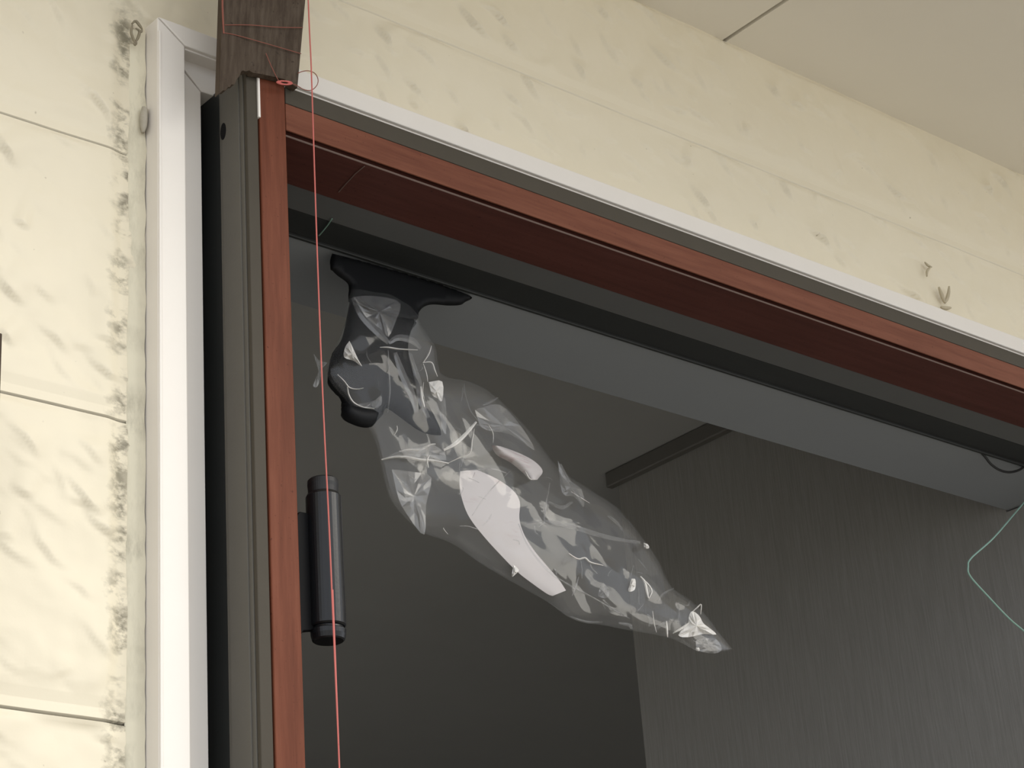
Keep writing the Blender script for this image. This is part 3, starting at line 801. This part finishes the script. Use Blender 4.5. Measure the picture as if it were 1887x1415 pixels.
glint_crease([(1250, 1110), (1266, 1116), (1272, 1106)], 3, SO); glint_crease([(1212, 1108), (1222, 1094), (1242, 1084)], 4, SO)
facet([(1282, 1180), (1300, 1176), (1320, 1178), (1330, 1196), (1316, 1204), (1286, 1198)], SO); facet([(1282, 1194), (1288, 1193), (1289, 1199), (1283, 1199)], FO)
facet([(946, 1040), (956, 1050), (950, 1058), (943, 1062)], FO)
glint_crease([(1050, 1136), (1080, 1146), (1110, 1146)], 5, SO)
glint_crease([(1008, 915), (1004, 940), (1003, 958)], 5, SO); glint_crease([(1010, 925), (1035, 935), (1055, 925)], 7, SO)
rc = random.Random(5)
for _ in range(46):                         # fine random creases over the whole film
    i = rc.randrange(24, nu - 6); t = rc.uniform(0.08, 0.92); p = Ls[i] + (Rs[i] - Ls[i]) * t
    d = (Rs[i] - Ls[i]); d = d / np.linalg.norm(d); ax_ = np.array([-d[1], d[0]]); a = rc.gauss(0, 0.7)
    dr = ax_ * math.cos(a) + d * math.sin(a); ln = rc.uniform(10, 42) * (1.0 if t > 0.1 else 0.5)
    glint_crease([p - dr * ln * 0.5, p + np.array([rc.uniform(-4, 4), rc.uniform(-4, 4)]), p + dr * ln * 0.5], rc.uniform(1.2, 3.2), SO if rc.random() < 0.8 else FO, 0.0009)
# torn end of film sticking out at the neck
tl = [(578, 652), (590, 665), (603, 668), (594, 680), (590, 700), (584, 713), (577, 710), (584, 692), (586, 676)]
facet(tl, SO, 0.003, 'film_tail')

# paper slip
Pl = [(848, 868), (847, 895), (853, 925), (866, 955), (893, 990), (925, 1025), (955, 1055), (985, 1078), (1008, 1094), (1018, 1098)]
Pr = [(880, 866), (915, 882), (945, 903), (958, 925), (957, 955), (966, 985), (985, 1015), (1010, 1045), (1030, 1068), (1043, 1088)]
def sheet(Lq, Rq, Y, bow):
    a = smooth_path([np.array(p, float) for p in Lq], 4); b = smooth_path([np.array(p, float) for p in Rq], 4)
    n, k = len(a), 9; Vv = []
    for th in (0, 0.0003):
        for i in range(n):
            for j in range(k):
                t = j / (k - 1); q = a[i] + (b[i] - a[i]) * t
                Vv.append(onY(q[0], q[1], Y + bow * (2 * t - 1) ** 2 + 0.003 * math.sin(i / n * 3) + th))
    Ff = []
    for l in (0, 1):
        for i in range(n - 1):
            for j in range(k - 1):
                o = l * n * k; Ff.append((o + i * k + j, o + (i + 1) * k + j, o + (i + 1) * k + j + 1, o + i * k + j + 1))
    return Vv, Ff
slip = empty('paper_slip', onY(1020, 1098, YB), 'curled white paper slip with faint pink print inside the plastic bag', 'paper')
link('sheet', *sheet(Pl, Pr, YB - 0.004, 0.002), M['paper'], slip, smooth=True)
link('curled_flap', *sheet([(905, 820), (915, 838), (940, 852), (962, 870), (975, 884)], [(922, 822), (955, 834), (985, 850), (1000, 868), (990, 884)], YB - 0.004, 0.006), M['paper'], slip, smooth=True)

# ------------------------------------------------------------------ loose threads and cord in the opening
YG = 1.19
g = [onY(1924, 883, YG), onY(1905, 905, YG), onY(1875, 940, YG), onY(1830, 992, YG), onY(1790, 1028, YG), onY(1784, 1044, YG), onY(1788, 1062, YG), onY(1820, 1098, YG), onY(1860, 1140, YG), onY(1905, 1180, YG), onY(1960, 1250, YG), onY(1985, 1400, YG)]
tag(link('green_thread', *tube(smooth_path(g, 6), 0.0009, 6), M['greenthread']), 'pale green thread dangling with a sharp bend before the wallpaper', 'thread')
def under(a, b): q = on(a, b, 2, ZB - 0.0006); return q
tag(link('green_thread', *tube([under(612, 403), under(604, 415), under(596, 425), under(588, 434)], 0.00055, 5), M['greenthread']), 'short green thread caught on the dark track near the jamb', 'thread')
gt = new_mat('dusty_thread', (0.16, 0.11, 0.09), 0.8)
tag(link('cobweb_thread', *tube([under(672, 306), under(655, 320), under(640, 336), under(624, 354)], 0.0004, 5), gt), 'dusty cobweb strand across the dark red underside of the door head', 'thread')
YC = 1.178
c = [onY(1800, 826, YC), onY(1814, 840, YC), onY(1826, 855, YC), onY(1842, 866, YC), onY(1860, 870, YC), onY(1878, 866, YC), onY(1892, 856, YC)]
tag(link('cord_loop', *tube(smooth_path(c, 6), 0.0013, 8), M['cord']), 'small black cord loop hanging below the dark door track', 'cord')

# ------------------------------------------------------------------ cocoons and insects on the wall
def blob(name, pts_px, Y, thick, mat, label, cat):
    tag(link(name, *inflate(pts_px, Y, thick, step=0.0008, soft=0.004), mat, smooth=True), label, cat)
blob('insect_cocoon', [(262, 196), (270, 200), (272, 216), (270, 236), (264, 246), (259, 232), (258, 210)], 1.092, 0.007, M['cocoon'], 'grey silk cocoon stuck beside the white casing', 'cocoon')
def strands(name, lines, Y, r, mat, label, cat):
    tag(link(name, *join(*[tube(smooth_path([onY(a, b, Y - (0.0006 * i % 0.0012)) for a, b in ln], 5), [r * (0.4 + 0.6 * math.sin(math.pi * min(1, max(0, q)))) for q in np.linspace(0.05, 0.95, (len(ln) - 1) * 5 + 1)], 6) for i, ln in enumerate(lines)]), mat, smooth=True), label, cat)
strands('cobweb_tangle', [[(243, 44), (250, 39), (258, 48), (262, 54)], [(244, 46), (242, 60), (246, 72), (249, 80)], [(250, 52), (257, 58), (254, 70), (248, 80)], [(255, 57), (260, 58), (262, 54)], [(246, 79), (249, 82), (252, 78)]],
        YW - 0.0075, 0.0011, M['web'], 'dirty cobweb tangle on the siding at the top corner of the casing', 'cobweb')
strands('moth', [[(1730, 529), (1734, 540), (1738, 550), (1741, 558)], [(1749, 528), (1748, 540), (1745, 550), (1741, 558)], [(1734, 566), (1742, 568), (1752, 567)]],
        YW - 0.0085, 0.0020, M['moth'], 'pale moth resting on the siding just above the white casing', 'moth')
strands('insect_husk', [[(1704, 483), (1710, 489), (1717, 492)], [(1715, 492), (1709, 499), (1708, 509)]], YW - 0.0075, 0.0014, M['moth'], 'small curved insect husk on the siding above the moth', 'insect')
